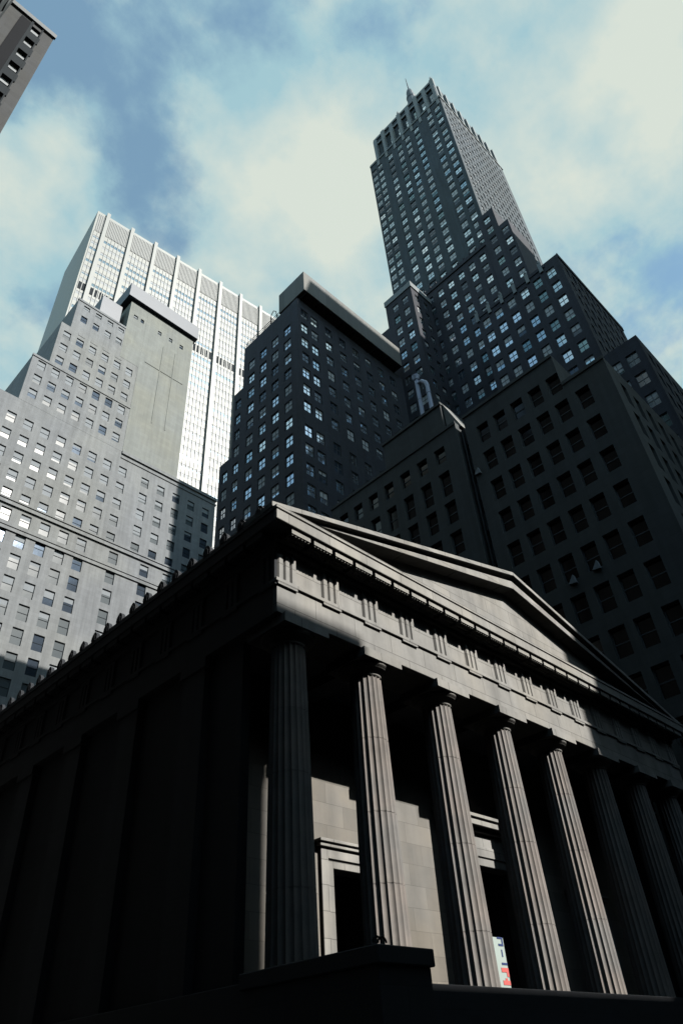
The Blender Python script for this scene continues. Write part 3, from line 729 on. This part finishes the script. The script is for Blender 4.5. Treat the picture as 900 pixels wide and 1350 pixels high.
# setbacks
f2 = Facade(tow, 'cross', [4, 1, 2, 1, 1], depth=0.25, glass='glass_bright', frame='frame_grey', blind='blind_pale')
for a_ in ((24.2, 27.8, 134.0, 26.0), (22.2, 24.2, 126.8, 23.3)):
    f.block('setback_wall', 'tower_low', 76.0, TX0, a_[0], a_[1], -1.5, a_[2], W=dict(cols=[(a_[3], 1.35)], rows=rows_down(a_[2] - 2.6, 3.6, 40, 2.1)))
f.block('setback_wall', 'tower_low', 76.3, TX0, 27.8, 48.3, -1.5, 125.6, W=dict(cols=cols_at([29.3, 31.9, 34.5, 37.1, 39.7, 42.3, 44.9, 47.0], 1.35), rows=rows_down(122.4, 3.6, 40, 2.1)))
bm = bmesh.new(); box(bm, 76.05, 76.3, 27.8, 48.3, 124.9, 125.9)
for k in range(14): box(bm, 76.0, 76.3, 28.4 + 1.45 * k, 28.8 + 1.45 * k, 125.9, 126.5)
obj('setback_parapet', bm, 'tower_low', tow)
t3 = [17.4, 19.85, 22.3, 24.8, 27.3, 29.7]
f.block('setback_wall', 'tower_low', 70.0, 90.8, 15.6, 31.2, -1.5, 99.3, W=dict(cols=cols_at(t3, 1.4), rows=rows_down(96.2, 3.6, 30, 2.15)), S=dict(cols=[(71.9 + 1.9 * k, 0.95) for k in range(10)], rows=rows_down(96.0, 3.6, 30, 2.3)))
for y in (18.6, 21.1, 23.6, 26.1, 28.6, 31.0):
    bm = bmesh.new(); box(bm, 69.75, 70.0, y - 0.28, y + 0.28, 97.6, 100.0); lathe(bm, 69.95, y, [(0.36, 100.0, 0), (0.06, 100.9, 0)], 4); obj('pinnacle', bm, 'tower_trim', tow)
bm = bmesh.new(); box(bm, 69.85, 70.0, 17.9, 31.2, 98.4, 99.0); box(bm, 70.0, 90.8, 15.45, 15.6, 98.4, 99.4); obj('setback_band', bm, 'tower_low', tow)
f.block('setback_wall', 'tower_low', 70.0, 76.2, 42.4, 49.0, -1.5, 122.4, W=dict(cols=cols_at([44.2, 46.7], 1.4), rows=rows_down(118.6, 3.6, 40, 2.1)), S=dict(cols=cols_at([71.6, 74.2], 1.2), rows=rows_down(118.6, 3.6, 40, 2.1)))
f.block('setback_wall', 'tower_low', 70.02, 76.2, 49.0, 52.5, -1.5, 114.6, W=dict(cols=cols_at([50.6], 1.4), rows=rows_down(111.4, 3.6, 40, 2.1)))
bm = bmesh.new(); box(bm, 69.8, 70.0, 42.2, 49.1, 121.2, 122.8); box(bm, 70.0, 76.2, 42.2, 42.4, 121.2, 122.8); obj('setback_parapet', bm, 'tower_trim', tow)
f.block('setback_wall', 'tower_low', 66.0, 92, 10.3, 15.5, -1.5, 69.8, W=dict(cols=cols_at([11.8, 13.9], 1.4), rows=rows_down(66.5, 3.6, 20, 2.1)), S=dict(cols=[(68 + 2.2 * k, 1.2) for k in range(10)], rows=rows_down(66.5, 3.6, 20, 2.2)))
FACADES.append(f)

# ------------------------------------------------------------------ tower across the side street, its corner just enters the picture
left = thing('corner_office_tower', 'grey stone tower corner with one column of white blinds, far upper left', 'building', (-12, 50, 0))
f = Facade(left, 'sash', [1, 0.5, 1, 2, 3], depth=0.35, glass='glass', frame='frame_dark', blind='blind_white')
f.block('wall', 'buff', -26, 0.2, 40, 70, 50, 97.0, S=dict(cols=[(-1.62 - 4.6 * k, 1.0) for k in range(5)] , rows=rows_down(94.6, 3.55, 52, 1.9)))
f.block('base_wall', 'granite', -40, 0.19, 38.1, 84, -1.5, 50, S=dict(cols=[(-2 - 3.2 * k, 1.5) for k in range(11)], rows=rows_down(46, 3.8, 2, 2.3)), E=dict(cols=[(41 + 3.2 * k, 1.5) for k in range(13)], rows=rows_down(46, 3.8, 2, 2.3)))
for k in range(5):
    x = -1.62 - 4.6 * k
    bm = bmesh.new()
    for r_ in range(12):
        zz = 94.6 - 3.55 * r_
        box(bm, x - 0.75, x + 0.75, 39.86, 39.999, zz - 2.6, zz - 0.96)
    box(bm, x - 0.75, x - 0.5, 39.84, 39.999, 52, 96.2); box(bm, x + 0.5, x + 0.62, 39.84, 39.999, 52, 96.2)
    obj('spandrel_strip', bm, 'frame_dark', left)
    bm = bmesh.new(); box(bm, x - 1.85, x - 0.76, 39.80, 39.999, 52, 95.6); obj('dark_bay', bm, 'iron', left)
bm = bmesh.new(); box(bm, -26.3, 0.35, 39.7, 39.998, 96.4, 97.3); obj('cornice', bm, 'frame_grey', left)
f.block('sky_block_wall', 'granite', -60, -4.6, 7, 38, -1.5, 150, S=dict(cols=[(-7 - 3.3 * k, 1.5) for k in range(16)], rows=rows_down(145, 3.8, 2, 2.3)), E=dict(cols=[(9.4 + 3.3 * k, 1.5) for k in range(9)], rows=rows_down(145, 3.8, 2, 2.3)))  # unseen tall block added to shut off the western sky
FACADES.append(f)

# ------------------------------------------------------------------ unseen office blocks added around the street to shade the temple and cut skylight
def shade_block(label, x0, x1, y0, y1, steps, mat, loc):
    o = thing('unseen_shade_block', label, 'building', loc)
    f = Facade(o, 'sash', [2, 1, 1, 1, 0], glass='glass_dull', frame='frame_dark')
    for xa, xb, h in steps:
        n = int((xb - xa - 2) / 3.3)
        f.block('wall', mat, xa, xb, y0, y1, -1.5, h, Nn=dict(cols=[(xa + (xb - xa) * (k + 0.5) / n, 1.5) for k in range(n)], rows=rows_down(h - 4, 3.8, 2, 2.3)))
        bm = bmesh.new(); box(bm, xa, xb, y1 + 0.002, y1 + 0.5, h - 1.0, h - 0.2); obj('cornice', bm, mat, o)
    FACADES.append(f)
shade_block('unseen granite office block across the street, stepped to shade the left end of the temple', -40, 25.8, -48, -25, [(-40, -3, 126), (-2.99, 16.8, 36), (16.81, 25.8, 44.2)], 'granite', (0, -35, 0))
shade_block('unseen low granite corner bank across the street, its height set to shade the stairs', 25.9, 45.1, -45, -25.1, [(25.9, 45.1, 33.8)], 'granite', (40, -35, 0))
shade_block('unseen granite office slab across the street, stepped to shade the right end of the temple', 45.2, 125, -40, -22, [(45.2, 62, 84), (62.01, 125, 157)], 'granite', (85, -31, 0))
shade_block('unseen granite block added in front of the stepped slab to darken the right columns', 45.3, 62, -21.9, -8, [(45.3, 62, 61)], 'granite', (53, -15, 0))
shade_block('unseen office block added at the west end of the street to cut low skylight', -130, -90, -80, 80, [(-130, -90, 95)], 'granite', (-110, 0, 0))
shade_block('unseen office block added at the east end of the street to cut low skylight', 150, 190, -80, 60, [(150, 190, 95)], 'granite', (170, 0, 0))

bpy.context.view_layer.update()
for f in FACADES: finish_windows(f)

# ------------------------------------------------------------------ sun, sky, clouds
AZ, EL = math.radians(167), math.radians(37.8)
sdir = Vector((math.sin(AZ) * math.cos(EL), math.cos(AZ) * math.cos(EL), math.sin(EL)))
sl = bpy.data.lights.new('sun', 'SUN'); sl.energy = 5.0; sl.angle = math.radians(0.53); sl.color = (1.0, 0.955, 0.88)
so = bpy.data.objects.new('sun', sl); COL.objects.link(so); so.rotation_euler = sdir.to_track_quat('Z', 'Y').to_euler(); so.location = (0, -60, 200)
wd = bpy.data.worlds.new('World'); scene.world = wd; wd.use_nodes = True
t = wd.node_tree; t.nodes.clear(); L = t.links.new
sky = N(t, 'ShaderNodeTexSky', sky_type='NISHITA', sun_disc=False, sun_elevation=EL, sun_rotation=AZ, air_density=1.0, dust_density=0.4, ozone_density=0.7)
tc = N(t, 'ShaderNodeTexCoord')
sp = N(t, 'ShaderNodeSeparateXYZ'); L(tc.outputs['Generated'], sp.inputs[0])
zz = math_node(t, 'ADD', math_node(t, 'MAXIMUM', sp.outputs[2], 0.02), 0.25)
cb = N(t, 'ShaderNodeCombineXYZ'); L(math_node(t, 'DIVIDE', sp.outputs[0], zz), cb.inputs[0]); L(math_node(t, 'DIVIDE', sp.outputs[1], zz), cb.inputs[1])
n1 = N(t, 'ShaderNodeTexNoise', i_Scale=3.4, i_Detail=10.0, i_Roughness=0.52, i_Distortion=0.12); L(cb.outputs[0], n1.inputs['Vector'])
n2 = N(t, 'ShaderNodeTexNoise', i_Scale=10.0, i_Detail=8.0, i_Roughness=0.6); L(cb.outputs[0], n2.inputs['Vector'])
def pix(u, v):
    d = Vector(((u - 446) / 935.4, -(v - 678) / 935.4, 1.0))
    return (Matrix(CAM_ROT).transposed() @ d).normalized()
dens = math_node(t, 'ADD', math_node(t, 'ADD', math_node(t, 'MULTIPLY', n1.outputs[0], 1.45), -0.185), math_node(t, 'MULTIPLY', math_node(t, 'SUBTRACT', n2.outputs[0], 0.5), 0.46))
# the cover thins out towards the south and the west
thin = math_node(t, 'ADD', math_node(t, 'MULTIPLY', math_node(t, 'MINIMUM', math_node(t, 'ADD', sp.outputs[1], 0.05), 0.0), 0.15), math_node(t, 'MULTIPLY', math_node(t, 'MINIMUM', math_node(t, 'ADD', sp.outputs[0], 0.25), 0.0), 0.3))
dens = math_node(t, 'ADD', dens, thin)
# broad breaks and banks in the cloud cover, fixed to compass directions of the sky
for (u, v, wdt, amt) in ((215, 235, 4.5, -0.26), (170, 120, 8, -0.13), (20, 90, 5, -0.24), (390, 95, 6, -0.08), (60, 370, 3.0, -0.10), (800, 345, 6, -0.08),
                         (80, 235, 6, 0.22), (330, 260, 7, 0.20), (430, 330, 9, 0.2), (680, 200, 16, 0.09), (30, 450, 6, 0.15), (560, 60, 12, 0.04)):
    d = pix(u, v)
    dp = N(t, 'ShaderNodeVectorMath', operation='DOT_PRODUCT'); L(tc.outputs['Generated'], dp.inputs[0]); dp.inputs[1].default_value = d
    mr = N(t, 'ShaderNodeMapRange', interpolation_type='SMOOTHSTEP'); mr.inputs['From Min'].default_value = math.cos(math.radians(wdt * 1.5)); mr.inputs['From Max'].default_value = 1.0
    mr.inputs['To Min'].default_value = 0; mr.inputs['To Max'].default_value = amt
    L(dp.outputs['Value'], mr.inputs['Value']); dens = math_node(t, 'ADD', dens, mr.outputs[0])
cov = N(t, 'ShaderNodeMapRange', interpolation_type='SMOOTHSTEP'); cov.inputs['From Min'].default_value = 0.35; cov.inputs['From Max'].default_value = 0.57; cov.inputs['To Min'].default_value = 0.26
L(dens, cov.inputs['Value'])
ramp = N(t, 'ShaderNodeMapRange'); ramp.inputs['From Min'].default_value = 0.42; ramp.inputs['From Max'].default_value = 0.92; n3 = N(t, 'ShaderNodeTexNoise', i_Scale=7.0, i_Detail=9.0, i_Roughness=0.58); L(cb.outputs[0], n3.inputs['Vector'])
L(math_node(t, 'ADD', dens, math_node(t, 'MULTIPLY', math_node(t, 'SUBTRACT', n3.outputs[0], 0.5), 1.3)), ramp.inputs['Value'])
cc = N(t, 'ShaderNodeMix', data_type='RGBA'); cc.inputs['A'].default_value = (0.25, 0.395, 0.44, 1); cc.inputs['B'].default_value = (0.47, 0.515, 0.465, 1); L(ramp.outputs[0], cc.inputs['Factor'])
b1 = N(t, 'ShaderNodeBackground', i_Strength=0.15); tn = N(t, 'ShaderNodeVectorMath', operation='MULTIPLY'); tn.inputs[1].default_value = (0.93, 1.08, 1.0); L(sky.outputs[0], tn.inputs[0]); L(tn.outputs[0], b1.inputs[0])
b2 = N(t, 'ShaderNodeBackground', i_Strength=1.0); L(cc.outputs['Result'], b2.inputs[0])
mx_ = N(t, 'ShaderNodeMixShader'); L(cov.outputs[0], mx_.inputs[0]); L(b1.outputs[0], mx_.inputs[1]); L(b2.outputs[0], mx_.inputs[2])
ow = N(t, 'ShaderNodeOutputWorld'); L(mx_.outputs[0], ow.inputs[0])

# ------------------------------------------------------------------ camera
cam = bpy.data.cameras.new('camera'); co = bpy.data.objects.new('camera', cam); COL.objects.link(co)
r, u, fw = (Vector(q) for q in CAM_ROT)
m = Matrix(((r.x, u.x, -fw.x), (r.y, u.y, -fw.y), (r.z, u.z, -fw.z))).to_4x4(); m.translation = (0, 0, EYE)
co.matrix_world = m
cam.sensor_fit = 'VERTICAL'; cam.sensor_height = 36.0; cam.lens = 935.4 / 1350 * 36
cam.shift_x = 4 / 1350; cam.shift_y = 3 / 1350
cam.clip_start = 0.1; cam.clip_end = 5000
scene.camera = co
scene.view_settings.view_transform = 'Standard'; scene.view_settings.look = 'None'; scene.view_settings.exposure = 0.55; scene.view_settings.gamma = 1.0
scene.cycles.max_bounces = 6; scene.cycles.diffuse_bounces = 0; scene.cycles.glossy_bounces = 3
